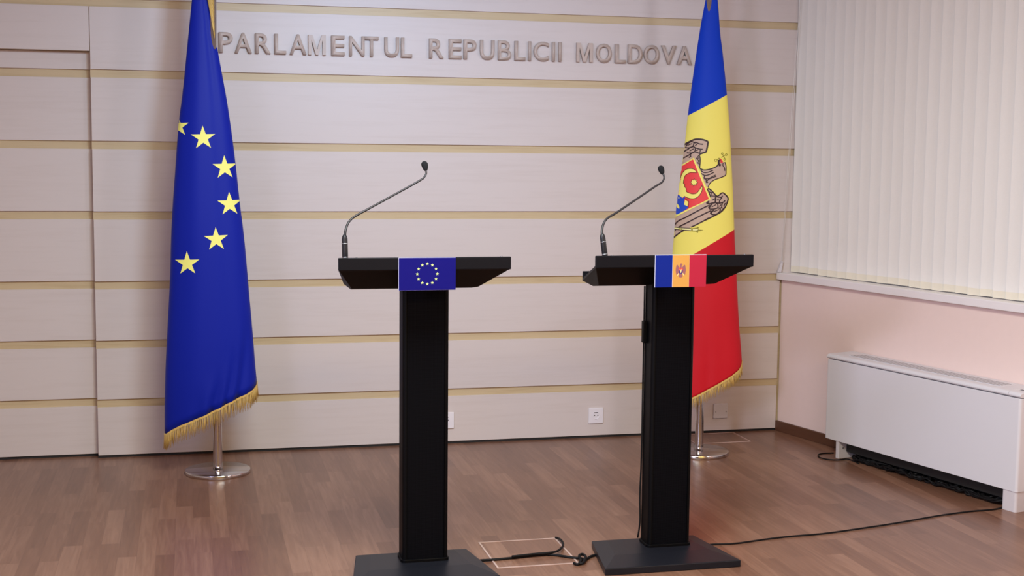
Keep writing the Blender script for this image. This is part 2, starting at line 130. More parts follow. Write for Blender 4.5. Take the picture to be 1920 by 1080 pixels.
# ------------------------------------------------------------------ materials
def wood_board(name, rgb, dark, amt=1):
    m = bpy.data.materials.new(name); m.use_nodes = True; nt = m.node_tree; b = nt.nodes['Principled BSDF']
    b.inputs['Roughness'].default_value = .42; b.inputs['Specular IOR Level'].default_value = .35
    tc = nt.nodes.new('ShaderNodeTexCoord')
    def noise(sc, det, dist=0):
        mp = nt.nodes.new('ShaderNodeMapping'); mp.inputs['Scale'].default_value = sc
        nt.links.new(tc.outputs['Object'], mp.inputs[0]); n = nt.nodes.new('ShaderNodeTexNoise')
        n.inputs['Scale'].default_value = 1; n.inputs['Detail'].default_value = det; n.inputs['Distortion'].default_value = dist
        nt.links.new(mp.outputs[0], n.inputs['Vector']); return n
    a = noise((2.2, 1, 45), 5, .6); c = noise((9, 1, 160), 3); d = noise((.9, 1, 5), 2)
    ad = nt.nodes.new('ShaderNodeMath'); ad.operation = 'MULTIPLY_ADD'; ad.inputs[1].default_value = .45
    nt.links.new(c.outputs['Fac'], ad.inputs[0]); nt.links.new(a.outputs['Fac'], ad.inputs[2])
    ad2 = nt.nodes.new('ShaderNodeMath'); ad2.operation = 'MULTIPLY_ADD'; ad2.inputs[1].default_value = .5
    nt.links.new(d.outputs['Fac'], ad2.inputs[0]); nt.links.new(ad.outputs[0], ad2.inputs[2])
    cr = nt.nodes.new('ShaderNodeValToRGB'); cr.color_ramp.elements[0].position = .55; cr.color_ramp.elements[1].position = 1.35
    cr.color_ramp.elements[0].color = srgb(dark); cr.color_ramp.elements[1].color = srgb(rgb)
    cr.color_ramp.elements[1].position = 1.0
    nt.links.new(ad2.outputs[0], cr.inputs[0]); nt.links.new(cr.outputs[0], b.inputs['Base Color'])
    return m
M = {}
M['board'] = wood_board('pale_wood_board', (216, 204, 199), (210, 197, 191))
M['groove'] = wood_board('tan_groove_wood', (205, 183, 146), (188, 164, 124))
M['pink'] = mat('pink_plaster', (240, 216, 208), .8, noise=.02, nscale=(30, 30, 30))
M['white'] = mat('white_paint', (216, 210, 214), .4, noise=.01)
M['ceil'] = mat('ceiling_paint', (225, 220, 215), .9, noise=.01)
M['sill'] = mat('sill_plastic', (240, 234, 234), .35, noise=.015, nscale=(4, 4, 4))
M['brown'] = mat('brown_skirting', (92, 58, 40), .45, noise=.12, nscale=(4, 60, 60))
M['fan'] = mat('fan_coil_enamel', (223, 221, 226), .4, noise=.01)
M['shade_dark'] = mat('shade_fill_black', (30, 28, 28), .7)  # near-black that stands in for shade under the heater and the boards
M['slot'] = mat('grey_slot', (120, 115, 118), .6)
M['vane'] = mat('cream_blind_fabric', (240, 236, 230), .85, noise=.02, nscale=(60, 60, 400), bump=.0002)
M['weight'] = mat('cream_blind_weight', (236, 228, 208), .7)
M['black'] = mat('black_lacquer', (4, 4, 6), .5, spec=.13, noise=.1, nscale=(300, 300, 300), bump=.00008)
M['fascia'] = mat('black_fascia', (9, 9, 16), .5, spec=.2, noise=.06, nscale=(400, 400, 400), bump=.0001)
M['base'] = mat('charcoal_base', (24, 25, 32), .4, spec=.3, noise=.06, nscale=(400, 400, 400), bump=.0001)
M['steel'] = mat('polished_steel', (205, 198, 196), .16, metal=1)
M['cable'] = mat('black_cable', (12, 10, 12), .6, spec=.25)
M['mic'] = mat('mic_black', (28, 27, 32), .38)
M['neck'] = mat('gooseneck_grey', (44, 40, 43), .42, metal=.2)
M['ring'] = mat('silver_ring', (200, 200, 205), .3, metal=.8)
M['foam'] = mat('black_foam', (14, 13, 17), .95, noise=.3, nscale=(900, 900, 900), bump=.0006)
M['blue'] = mat('blue_satin', (0, 27, 152), .55, spec=.22, sheen=.04, noise=.03, nscale=(900, 900, 900))
M['dblue'] = mat('tricolour_blue', (0, 54, 184), .6, spec=.2, sheen=.03, noise=.03, nscale=(900, 900, 900))
M['yellow'] = mat('tricolour_yellow', (244, 228, 108), .6, spec=.3, noise=.02, nscale=(900, 900, 900))
M['red'] = mat('tricolour_red', (202, 14, 32), .6, spec=.3, noise=.03, nscale=(900, 900, 900))
M['star'] = mat('star_yellow', (255, 248, 130), .6)
M['gold'] = mat('gold_fringe', (222, 184, 104), .5, noise=.25, nscale=(300, 300, 20))
M['hatch'] = mat('floor_box_trim', (196, 168, 158), .35)
M['socket'] = mat('socket_white', (238, 232, 236), .3)
M['sock_d'] = mat('socket_dark', (80, 72, 74), .5)
M['plblue'] = mat('plaque_blue', (8, 8, 104), .4, spec=.25)
M['plblue2'] = mat('plaque_tricolour_blue', (8, 34, 128), .4, spec=.25)
M['plyel'] = mat('plaque_tricolour_yellow', (208, 152, 76), .4, spec=.25)
M['plred'] = mat('plaque_tricolour_red', (176, 36, 60), .4, spec=.25)
M['plwhite'] = mat('plaque_edge', (205, 205, 225), .4)
M['plstar'] = mat('plaque_star', (206, 222, 140), .4)
EM = dict(taupe=(196, 166, 146), brown=(52, 26, 28), yellow=(252, 238, 120), red=(238, 60, 62), blue=(26, 72, 190),
          olive=(150, 140, 40), pale=(244, 236, 160), maroon=(120, 50, 20), purple=(90, 70, 140))
EK = list(EM); EMATS = [mat('emblem_'+k, EM[k], .6) for k in EK]

def floor_mat():
    m = bpy.data.materials.new('brown_parquet'); m.use_nodes = True; nt = m.node_tree; b = nt.nodes['Principled BSDF']
    tc = nt.nodes.new('ShaderNodeTexCoord'); sx = nt.nodes.new('ShaderNodeSeparateXYZ'); cx = nt.nodes.new('ShaderNodeCombineXYZ')
    nt.links.new(tc.outputs['Object'], sx.inputs[0]); nt.links.new(sx.outputs['Y'], cx.inputs['X']); nt.links.new(sx.outputs['X'], cx.inputs['Y'])
    br = nt.nodes.new('ShaderNodeTexBrick'); br.inputs['Scale'].default_value = 1; br.inputs['Brick Width'].default_value = .52
    br.inputs['Row Height'].default_value = .071; br.inputs['Mortar Size'].default_value = .0006; br.inputs['Mortar Smooth'].default_value = .3
    br.offset = .37; br.inputs['Color1'].default_value = (0, 0, 0, 1); br.inputs['Color2'].default_value = (1, 1, 1, 1)
    br.inputs['Mortar'].default_value = (0.1, .1, .1, 1); br.inputs['Bias'].default_value = 0
    nt.links.new(cx.outputs[0], br.inputs['Vector'])
    mp = nt.nodes.new('ShaderNodeMapping'); mp.inputs['Scale'].default_value = (55, 3.5, 1); nt.links.new(tc.outputs['Object'], mp.inputs[0])
    # shift the grain per block
    add = nt.nodes.new('ShaderNodeVectorMath'); add.operation = 'MULTIPLY_ADD'; add.inputs[1].default_value = (37, 19, 11)
    nt.links.new(br.outputs['Color'], add.inputs[0]); nt.links.new(mp.outputs[0], add.inputs[2])
    n = nt.nodes.new('ShaderNodeTexNoise'); n.inputs['Scale'].default_value = 1; n.inputs['Detail'].default_value = 6; n.inputs['Distortion'].default_value = .8
    nt.links.new(add.outputs[0], n.inputs['Vector'])
    cr = nt.nodes.new('ShaderNodeValToRGB'); e = cr.color_ramp.elements
    e[0].position = 0; e[0].color = srgb((94, 62, 47)); e[1].position = 1; e[1].color = srgb((164, 124, 102))
    x = cr.color_ramp.elements.new(.5); x.color = srgb((127, 90, 71))
    mx = nt.nodes.new('ShaderNodeMath'); mx.operation = 'MULTIPLY_ADD'; mx.inputs[1].default_value = .66
    sc = nt.nodes.new('ShaderNodeMath'); sc.operation = 'MULTIPLY'; sc.inputs[1].default_value = .36
    nt.links.new(br.outputs['Color'], sc.inputs[0]); nt.links.new(n.outputs['Fac'], mx.inputs[0]); nt.links.new(sc.outputs[0], mx.inputs[2])
    nt.links.new(mx.outputs[0], cr.inputs[0]); nt.links.new(cr.outputs[0], b.inputs['Base Color'])
    b.inputs['Roughness'].default_value = .3; b.inputs['Specular IOR Level'].default_value = .38
    bp = nt.nodes.new('ShaderNodeBump'); bp.inputs['Distance'].default_value = .0004; bp.inputs['Strength'].default_value = .6
    nt.links.new(n.outputs['Fac'], bp.inputs['Height']); nt.links.new(bp.outputs[0], b.inputs['Normal'])
    return m
M['floor'] = floor_mat()
def grille_mat():
    m = bpy.data.materials.new('perforated_black'); m.use_nodes = True; nt = m.node_tree; b = nt.nodes['Principled BSDF']
    b.inputs['Roughness'].default_value = .5; b.inputs['Specular IOR Level'].default_value = .05
    tc = nt.nodes.new('ShaderNodeTexCoord'); mp = nt.nodes.new('ShaderNodeMapping'); mp.inputs['Rotation'].default_value = (0, R(45), 0)
    nt.links.new(tc.outputs['Object'], mp.inputs[0]); sx = nt.nodes.new('ShaderNodeSeparateXYZ'); nt.links.new(mp.outputs[0], sx.inputs[0])
    def sn(o):
        a = nt.nodes.new('ShaderNodeMath'); a.operation = 'MULTIPLY'; a.inputs[1].default_value = 2*PI/.0065
        s_ = nt.nodes.new('ShaderNodeMath'); s_.operation = 'SINE'; nt.links.new(sx.outputs[o], a.inputs[0]); nt.links.new(a.outputs[0], s_.inputs[0]); return s_
    mu = nt.nodes.new('ShaderNodeMath'); mu.operation = 'MULTIPLY'; nt.links.new(sn('X').outputs[0], mu.inputs[0]); nt.links.new(sn('Z').outputs[0], mu.inputs[1])
    cr = nt.nodes.new('ShaderNodeValToRGB'); cr.color_ramp.elements[0].position = .1; cr.color_ramp.elements[1].position = .35
    cr.color_ramp.elements[0].color = srgb((14, 14, 18)); cr.color_ramp.elements[1].color = srgb((1, 1, 2))
    nt.links.new(mu.outputs[0], cr.inputs[0]); nt.links.new(cr.outputs[0], b.inputs['Base Color'])
    return m
M['grille'] = grille_mat()
def glass_mat():
    m = bpy.data.materials.new('window_glass'); m.use_nodes = True; b = m.node_tree.nodes['Principled BSDF']
    b.inputs['Transmission Weight'].default_value = 1; b.inputs['Roughness'].default_value = 0; b.inputs['IOR'].default_value = 1.45
    return m
M['glass'] = glass_mat()

# ------------------------------------------------------------------ the room
TH = R(13.7); SD = Vector((math.sin(TH), -math.cos(TH), 0)); ND = Vector((-math.cos(TH), -math.sin(TH), 0))
W0 = Vector((3.25, 0, 0)); WR = math.atan2(SD.y, SD.x)      # frame of the splayed right wall: local x runs along it, local -y is into the room
def s_at(off, y): return -(y + off*math.sin(TH))/math.cos(TH)  # where the line at that offset meets a given world y
b = MB(); b.box((-4.2, -11.2, -.12), (6.6, .3, 0)); struct(b.build('floor', M['floor']))
b = MB(); b.box((-4.2, -11.2, 3.0), (6.6, .3, 3.1)); struct(b.build('ceiling', M['ceil']))
b = MB(); b.box((-4.2, -11.0, 0), (-4.05, .3, 3)); struct(b.build('wall_left', M['ceil']))
b = MB(); b.box((-4.2, -11.2, 0), (6.6, -11.0, 3)); struct(b.build('wall_front', M['ceil']))
XS = -.463; ZR = 2.038
b = MB()
b.box((XS, .011, 0), (3.56, .2, .862)); b.box((XS, .011, .862), (3.56, .2, 3.0))
b.box((-4.05, .011, ZR), (XS, .2, 3.0)); b.box((-4.05, .061, 0), (XS, .2, ZR))
wall_back = struct(b.build('wall_back', M['groove']))
zs = [0, .299, .599, .898, 1.248, 1.598, 1.949, 2.294, 2.644, 2.99]; G = .040
for i in range(len(zs)-1):
    z0, z1 = zs[i], zs[i+1]-G
    if i == 0: z0 = .013
    b = MB(); b.box((XS+.0015, 0, z0), (3.238 if z1 < .87 else 3.50, .0125, z1)); struct(b.build('wall_board', M['board'], wall_back, bevel=.0012, segs=1))
    if zs[i] >= ZR:
        b = MB(); b.box((-4.04, 0, z0), (XS-.0015, .0125, z1)); struct(b.build('wall_board', M['board'], wall_back, bevel=.0012, segs=1))
    elif z1 > ZR:
        b = MB(); b.box((-4.04, 0, ZR), (XS-.0015, .0125, z1)); struct(b.build('wall_board', M['board'], wall_back, bevel=.0012, segs=1))
        b = MB(); b.box((-4.04, .05, z0), (XS-.001, .0625, ZR-.001)); struct(b.build('wall_board', M['board'], wall_back, bevel=.0012, segs=1))
    else:
        b = MB(); b.box((-4.04, .05, z0), (XS-.001, .0625, z1)); struct(b.build('wall_board', M['board'], wall_back, bevel=.0012, segs=1))

b = MB(); b.box((XS, .007, .0005), (3.238, .0108, .0155)); b.box((-4.04, .057, .0005), (XS, .0608, .0155)); struct(b.build('gap_shade_strip', M['shade_dark']))  # dark strip painted in for the shade in the gap below the boards

# right wall: parapet, piers, lintel; local coords (s, -off, z)
SE = 10.9
def rprism(b, offs_s, z0, z1, mi=0): b.prism([(s, -off) for off, s in offs_s], z0, z1, mi)
b = MB()
rprism(b, [(0, s_at(0, .0005)), (-.3, s_at(-.3, .0005)), (-.3, SE), (0, SE)], 0, .864)
rprism(b, [(0, 2.45), (-.3, 2.45), (-.3, SE), (0, SE)], .864, 3.0)
rprism(b, [(0, s_at(0, -.0005)), (-.3, s_at(-.3, -.0005)), (-.3, 2.45), (0, 2.45)], 2.62, 3.0)
struct(b.build('wall_right', M['pink'], loc=W0, rot=WR))
b = MB(); rprism(b, [(.0155, s_at(.0155, -.0005)), (.0003, s_at(0, -.0005)), (.0003, SE), (.0155, SE)], 0, .058)
struct(b.build('baseboard_right', M['brown'], loc=W0, rot=WR, bevel=.002))
win = struct(thing('window_1', 'x', 'x', W0, WR)); del win['label']; del win['category']
b = MB(); rprism(b, [(.034, s_at(.034, -.0008)), (-.19, s_at(-.19, -.0008)), (-.19, 2.449), (.0005, 2.449), (.0005, 2.5), (.034, 2.5)], .865, .904)
struct(b.build('window_sill', M['sill'], win, bevel=.004, segs=3))
b = MB()
fs0, fs1 = s_at(-.2, -.002)+.02, 2.445
for (a, c, z0, z1) in [(fs0, fs1, .905, .97), (fs0, fs1, 2.55, 2.615), (fs0, fs0+.06, .97, 2.55), (fs1-.06, fs1, .97, 2.55), ((fs0+fs1)/2-.04, (fs0+fs1)/2+.04, .97, 2.55)]:
    b.box((a, .2, z0), (c, .26, z1))
struct(b.build('window_frame', M['white'], win, bevel=.003))
b = MB(); b.box((fs0+.05, .225, .96), (fs1-.05, .232, 2.56)); struct(b.build('pane', M['glass'], win))

# ------------------------------------------------------------------ vertical blinds
bl = thing('vertical_blinds', 'cream vertical fabric blinds hanging over the window above the white sill', 'blinds', W0, WR)
b = MB(); b.box((.0, .03, 2.50), (2.40, .07, 2.545)); b.build('headrail', M['white'], bl, bevel=.003)
vm = MB(); n = 8; L = []
VW, SP = .089, .0775
prof = [((k/n-.5)*VW, .0016*(1-(2*k/n-1)**2)) for k in range(n+1)]
ang = R(7)
def rot2(x, y): return (x*math.cos(ang)-y*math.sin(ang), x*math.sin(ang)+y*math.cos(ang))
for (dz0, dz1, th) in [(.9095, 2.50, .0006)]:
    f_ = [rot2(x, y) for x, y in prof]; g_ = [rot2(x, y+th) for x, y in prof]
    ring = f_+g_[::-1]; vm.loft([[(x, y, dz0) for x, y in ring], [(x, y, dz1) for x, y in ring]])
wm = MB(); f_ = [rot2(x*.96, y-.0012) for x, y in prof]; g_ = [rot2(x*.96, y+.0018) for x, y in prof]
ring = f_+g_[::-1]; wm.loft([[(x, y, .9075) for x, y in ring], [(x, y, .942) for x, y in ring]])
v0 = vm.build('vane', M['vane'], bl); w0 = wm.build('vane_weight', M['weight'], v0)
k = 0; s = .062
while s < 2.36:
    if k == 0: v = v0
    else:
        v = v0.copy(); COL.objects.link(v); v.parent = bl; ww = w0.copy(); COL.objects.link(ww); ww.parent = v
    v.location = (s, .052, random.uniform(-.001, .003)); v.rotation_euler = (0, 0, R(random.uniform(-1.2, 1.2))); s += SP; k += 1
b = MB()
hp = W0*0
def toloc(p): q = Vector(p)-W0; return (q.dot(SD), -q.dot(ND), q.z)
A = toloc((3.300, -.035, 2.49)); B_ = toloc((3.238, -.02, .955))
for dx in (-.006, .006):
    b.tube([(A[0]+dx, A[1], A[2]), ((A[0]+B_[0])/2+dx-.004, (A[1]+B_[1])/2, (A[2]+B_[2])/2), (B_[0]+dx*.5, B_[1], B_[2])], .0011, 6)
b.build('pull_cord', M['vane'], bl)
b = MB()
q = [toloc(p) for p in [(3.214, -.004, .906), (3.236, -.004, .906), (3.247, -.004, .968), (3.238, -.004, .968)]]
q2 = [toloc(p) for p in [(3.214, -.022, .906), (3.236, -.022, .906), (3.247, -.022, .968), (3.238, -.022, .968)]]
b.loft([q, q2]); b.build('cord_holder', M['white'], bl, bevel=.002)

# ------------------------------------------------------------------ fan coil unit
fc = thing('fan_coil_unit', 'low white fan coil heater box on two feet against the pink wall', 'heater', W0, WR)
b = MB(); s0, s1 = .612, 1.885
def rr(x0, x1, y0, y1, r, n=5):
    P = []
    for cx_, cy_, a0 in ((x1-r, y1-r, 0), (x0+r, y1-r, 90), (x0+r, y0+r, 180), (x1-r, y0+r, 270)):
        for i in range(n+1): a = R(a0+90*i/n); P.append((cx_+r*math.cos(a), cy_+r*math.sin(a)))
    return P
b.prism(rr(s0, s1, -.178, -.004, .012), .092, .510); b.build('front_panel', M['fan'], fc, bevel=.0015)
b = MB()
# lid with rounded front edge, profile in (off, z)
prof = [(.003, .514), (.176, .514), (.1795, .5165), (.1815, .522), (.179, .529), (.172, .534), (.160, .5365), (.10, .5375), (.003, .5385)]
def lid(sa, sb, mb): mb.loft([[(sa, -o, z) for o, z in prof], [(sb, -o, z) for o, z in prof]])
lid(s0+.07, s1-.07, b); b.build('top_cover', M['fan'], fc, bevel=.0012, segs=1)
for sa, sb in ((s0-.001, s0+.068), (s1-.068, s1+.001)):
    b = MB(); lid(sa, sb, b); b.build('end_cap', M['fan'], fc, bevel=.002, segs=2)
b = MB()
b.box((s0+.11, -.128, .5372), (s1-.16, -.035, .539), 0)
for i in range(5):
    o = .122-.018*i; b.box((s0+.12, -o-.004, .539), (s1-.17, -o, .5396), 1)
b.build('outlet_grille', [M['fan'], M['slot']], fc)
b = MB(); b.box((s1-.055, -.122, .5378), (s1-.022, -.112, .5395)); b.build('indicator', M['slot'], fc, bevel=.0005)
b = MB(); b.box((s0+.11, -.125, .034), (s1-.10, -.006, .0921)); b.build('shade_fill_box', M['shade_dark'], fc, bevel=.003)  # black box added to stand in for the deep shade under the heater
b = MB(); b.box((s0+.085, -.174, 0), (s0+.108, -.06, .0925)); b.build('foot', M['white'], fc, bevel=.002)
b = MB(); b.prism(rr(s1-.085, s1-.004, -.174, -.02, .012), 0, .0925); b.build('foot', M['white'], fc, bevel=.001)
b = MB(); b.tube([(s0+.1085, -.145, .055), (s0+.110, -.145, .055)], .006, 10); b.build('foot_screw', M['slot'], fc)

# ------------------------------------------------------------------ wall lettering
sign = thing('wall_lettering', 'raised pale wooden letters reading PARLAMENTUL REPUBLICII MOLDOVA across the board wall', 'sign', (0, 0, 2.046))
LM = [wood_board('letter_face', (198, 179, 167), (188, 168, 155)), mat('letter_edge', (140, 114, 102), .5)]
def glyph(ch, x0, x1, wide=None):
    cu = bpy.data.curves.new('t', 'FONT'); cu.body = ch; cu.size = 1; cu.resolution_u = 5; cu.offset = .014 if ch != 'B' else .004
    o = bpy.data.objects.new('t', cu); COL.objects.link(o); bpy.context.view_layer.update()
    me = bpy.data.meshes.new_from_object(o.evaluated_get(bpy.context.evaluated_depsgraph_get()))
    bpy.data.objects.remove(o); bpy.data.curves.remove(cu)
    xs = [v.co.x for v in me.vertices]; ys = [v.co.y for v in me.vertices]
    mnx, mxx, mny, mxy = min(xs), max(xs), min(ys), max(ys)
    bm = bmesh.new()
    if ch == 'M':       # straight strokes, drawn as one outline
        t_, q_ = .17, .19
        P = [(0, 0), (t_, 0), (t_, .76), (.5-.075, 0), (.5+.075, 0), (1-t_, .76), (1-t_, 0), (1, 0), (1, 1), (1-q_-.04, 1), (.5, .27), (q_+.04, 1), (0, 1)]
        bm.faces.new([bm.verts.new((x, y, 0)) for x, y in P]); bm.normal_update(); mnx, mxx, mny, mxy = 0, 1, 0, 1
        bmesh.ops.triangulate(bm, faces=bm.faces)
    else:
        bm.from_mesh(me); bmesh.ops.remove_doubles(bm, verts=bm.verts, dist=1e-5)
    H = .1005
    for v in bm.verts:
        x, y = v.co.x, v.co.y
        v.co = Vector(((x-mnx)/(mxx-mnx)*(x1-x0), -.022, (y-mny)/(mxy-mny)*H))
    bmesh.ops.recalc_face_normals(bm, faces=bm.faces)
    for f in bm.faces:
        if f.normal.y > 0: f.normal_flip()
    r = bmesh.ops.extrude_face_region(bm, geom=list(bm.faces))
    nv = {g for g in r['geom'] if isinstance(g, bmesh.types.BMVert)}
    for v in nv: v.co.y = -.002
    bmesh.ops.recalc_face_normals(bm, faces=bm.faces)
    for f in bm.faces: f.material_index = 0 if abs(f.normal.y) > .9 else 1
    bm.to_mesh(me); bm.free(); me.materials.clear()
    for q_ in LM: me.materials.append(q_)
    lo = bpy.data.objects.new('letter', me); COL.objects.link(lo); lo.parent = sign; lo.location = (x0, 0, 0)
LW = dict(P=.068, A=.083, R=.076, L=.058, M=.088, E=.068, N=.078, T=.072, U=.076, B=.07, I=.0135, C=.08, O=.084, D=.078, V=.083)
LT = DATA['letters']
for word, arr in (('PARLAMENTUL', LT['PARLAMENTUL']), ('RE', LT['RE']), ('PUBLICII', LT['PUBLICII']), ('MOLDOVA', LT['MOLDOVA'])):
    for i, ch in enumerate(word): glyph(ch, arr[i], arr[i]+LW[ch])

# ------------------------------------------------------------------ flags
def interp(tab, z):       # tab of (x, z)
    t = sorted(tab, key=lambda p: p[1])
    if z <= t[0][1]: return t[0][0]
    for (xa, za), (xb, zb) in zip(t, t[1:]):
        if z <= zb: return xa+(xb-xa)*(z-za)/(zb-za)
    (xa, za), (xb, zb) = t[-2], t[-1]; return xb+(xb-xa)*(z-zb)/(zb-za)
def smooth_tab(tab, n=5):
    t = sorted(tab, key=lambda p: p[1]); P = smooth_pts([(x, 0, z) for x, z in t], n); return [(p.x, p.z) for p in P]
class Flag:
    def __init__(s, left, right, hem, ztop, depth, folds):
        s.l = smooth_tab(left); s.r = smooth_tab(right); s.hem = hem; s.top = ztop; s.dep = depth; s.folds = folds
        s.x0, s.x1 = hem[0][0], hem[-1][0]
    def cw(s, z): a, b_ = interp(s.l, z), interp(s.r, z); return (a+b_)/2, max((b_-a)/2, .012)
    def y(s, t, z):
        c, h = s.cw(z); t = max(-1, min(1, t)); q = math.sqrt(max(0, 1-t*t))
        y = -s.dep*h*q
        e = q**.8
        for a, t0, wd, zs_, ze, *k_ in s.folds:
            f = max(0, min(1, (zs_-z)/(zs_-ze))); f = f*f*(3-2*f)
            tt = t0-(k_[0]*(zs_-z) if k_ else 0); y += a*f*e*math.exp(-((t-tt)/wd)**2)
        return y
    def hemz(s, t):
        x = s.x0+(t+1)/2*(s.x1-s.x0); h = s.hem
        for (xa, za), (xb, zb) in zip(h, h[1:]):
            if x <= xb: return za+(zb-za)*max(0, (x-xa))/(xb-xa)
        return h[-1][1]
    def pt(s, t, z, back=False, out=0.0):
        c, h = s.cw(z)
        if back:
            q = math.sqrt(max(0, 1-t*t)); return Vector((c+h*t, .55*s.dep*h*q*(1+.25*math.sin(t*9)), z))
        p = Vector((c+h*t, s.y(t, z), z))
        if out:
            e = .004; a = Vector((c+h*min(1, t+e/h), s.y(t+e/h, z), z))-Vector((c+h*(t-e/h), s.y(t-e/h, z), z))
            nrm = Vector((a.y, -a.x, 0)); nrm.normalize()
            if nrm.y > 0 and abs(t) < .8: nrm = -nrm
            p += nrm*out
        return p
    def cloth(s, bounds, mats, name, parent, nphi=160):
        # bounds: functions of t giving the z of each colour boundary, from the hem upwards
        mb = MB(); fns = [s.hemz]+bounds+[lambda t: s.top]
        rows = []; blk = []
        for bi in range(len(fns)-1):
            n_ = 60 if bi == 0 else 40
            for k_ in range(n_): rows.append((bi, k_/n_)); blk.append(bi)
        rows.append((len(fns)-2, 1.0))
        V = []
        for bi, u in rows:
            ring = []
            for j in range(nphi):
                a = PI+2*PI*j/nphi           # pi..2pi the front, 2pi..3pi the back
                t = math.cos(a); front = j <= nphi/2
                z = fns[bi](t)*(1-u)+fns[bi+1](t)*u
                ring.append(tuple(s.pt(t, z, back=not front)))
            V.append(ring)
        for i in range(len(V)-1):
            mb.add(V[i]+V[i+1], [(j, (j+1) % nphi, nphi+(j+1) % nphi, nphi+j) for j in range(nphi)], blk[i], True)
        o = mb.build(name, mats, parent)
        so = o.modifiers.new('thickness', 'SOLIDIFY'); so.thickness = .0008; so.offset = -1
        return o
    def decal(s, polys, mats, name, parent, out=.0018, grid=.006):
        # polys: (layer, material index, [(x, z)]) filled shapes laid on the front of the cloth
        bmt = bmesh.new()
        for layer, mi, pts in polys:
            bm = bmesh.new()
            vs = []
            for x, z in pts:
                if not vs or (Vector((x, 0, z))-vs[-1].co).length > 1e-5: vs.append(bm.verts.new((x, 0, z)))
            if len(vs) < 3: bm.free(); continue
            if (vs[0].co-vs[-1].co).length < 1e-5: bm.verts.remove(vs.pop())
            try: bm.faces.new(vs)
            except Exception: bm.free(); continue
            bm.normal_update(); bmesh.ops.triangulate(bm, faces=bm.faces)
            xs = [v.co.x for v in bm.verts]; zz = [v.co.z for v in bm.verts]
            g = math.floor(min(xs)/grid)*grid
            while g < max(xs):
                bmesh.ops.bisect_plane(bm, geom=bm.verts[:]+bm.edges[:]+bm.faces[:], plane_co=(g, 0, 0), plane_no=(1, 0, 0)); g += grid
            g = math.floor(min(zz)/(grid*2))*grid*2
            while g < max(zz):
                bmesh.ops.bisect_plane(bm, geom=bm.verts[:]+bm.edges[:]+bm.faces[:], plane_co=(0, 0, g), plane_no=(0, 0, 1)); g += grid*2
            kill = []
            for f in bm.faces:
                c_ = f.calc_center_median(); c, h = s.cw(c_.z)
                if abs((c_.x-c)/h) > .992: kill.append(f)
            bmesh.ops.delete(bm, geom=kill, context='FACES')
            for v in bm.verts:
                c, h = s.cw(v.co.z); t = max(-.996, min(.996, (v.co.x-c)/h))
                v.co = s.pt(t, v.co.z, out=out*(1+.22*layer))
            for f in bm.faces: f.material_index = mi; f.smooth = True
            me = bpy.data.meshes.new('d'); bm.to_mesh(me); bm.free(); bmt.from_mesh(me); bpy.data.meshes.remove(me)
        me = bpy.data.meshes.new(name); bmt.to_mesh(me); bmt.free()
        for q_ in mats: me.materials.append(q_)
        o = bpy.data.objects.new(name, me); COL.objects.link(o); o.parent = parent
        return o
    def fringe(s, parent, length=.078):
        mb = MB(); N = 150
        pts = []
        for i in range(N*2):
            front = i < N; t = -math.cos(PI*(i+.5)/N) if front else math.cos(PI*(i-N+.5)/N)
            z = s.hemz(t); pts.append((t, z, front))
        # narrow braid along the hem
        ring = [s.pt(t, z, back=not fr, out=.001 if fr else 0) for t, z, fr in pts]
        fs = []
        for i in range(len(ring)):
            a = ring[i]; c_ = ring[(i+1) % len(ring)]
            mb.add([a+Vector((0, -.0008, .001)), c_+Vector((0, -.0008, .001)), c_+Vector((0, -.0008, -.009)), a+Vector((0, -.0008, -.009))], [(0, 1, 2, 3)])
        for i, a in enumerate(ring):
            for r_ in range(2):
                p = a+Vector((random.uniform(-.0025, .0025), random.uniform(-.002, .002), 0)); ln = length*random.uniform(.82, 1.06)
                sw = random.uniform(-.006, .006); rad = random.uniform(.0005, .0009)
                mb.tube([p, p+Vector((sw*.4, random.uniform(-.002, .002), -ln*.5)), p+Vector((sw, random.uniform(-.004, .004), -ln))], rad, 4, rads=[rad, rad*1.2, rad*.6])
        return mb.build('fringe', M['gold'], parent, fix=False)
def stand(parent, ztop):
    b = MB(); b.lathe([(0.001, 0), (.154, 0), (.1555, .002), (.1555, .0175), (.1535, .0195), (.02, .020), (0.001, .020)], 64)
    b.build('base_disc', M['steel'], parent)
    b = MB(); b.lathe([(0.001, .0195), (.0235, .0195), (.0228, .04), (.0205, .30), (.0195, .5), (.0195, ztop), (0.001, ztop)], 40); b.build('pole', M['steel'], parent)
    b = MB(); b.lathe([(.001, ztop), (.012, ztop), (.02, ztop+.03), (.014, ztop+.06), (.001, ztop+.14)], 20); b.build('finial', M['steel'], parent)
def star_pts(cx_, cz, ro, rot=0, n=5, ri=.382):
    P = []
    for i in range(2*n):
        r_ = ro if i % 2 == 0 else ro*ri; a = rot+i*PI/n; P.append((cx_+r_*math.sin(a), cz+r_*math.cos(a)))
    return P
eu = thing('flag_on_pole', 'blue satin flag with a circle of yellow stars on a steel stand at the left', 'flag', (.12, -.43, 0), DATA['rot1'])
stand(eu, 2.66)
F1 = Flag(DATA['eu_left'], DATA['eu_right'], DATA['eu_hem'], 2.56, .42,
          [(.005, .45, .2, 2.6, 1.9), (-.006, -.35, .3, 2.3, 1.4), (.020, 1.0, .11, .85, .48, .9), (-.014, .86, .10, .78, .46, 1.0), (.017, .70, .09, .68, .42, 1.2), (-.012, .50, .09, .60, .40, 1.1), (.013, .30, .09, .52, .36, 1.4), (-.008, .02, .12, .50, .33, .9), (.008, -.2, .14, .46, .28, .6)])
c1 = F1.cloth([], M['blue'], 'flag_cloth', eu)
for i, (sx_, sz) in enumerate(DATA['eu_stars']):
    F1.decal([(0, 0, star_pts(sx_, sz, .058 if i < 5 else .05, rot=-.03))], [M['star']], 'star', c1)
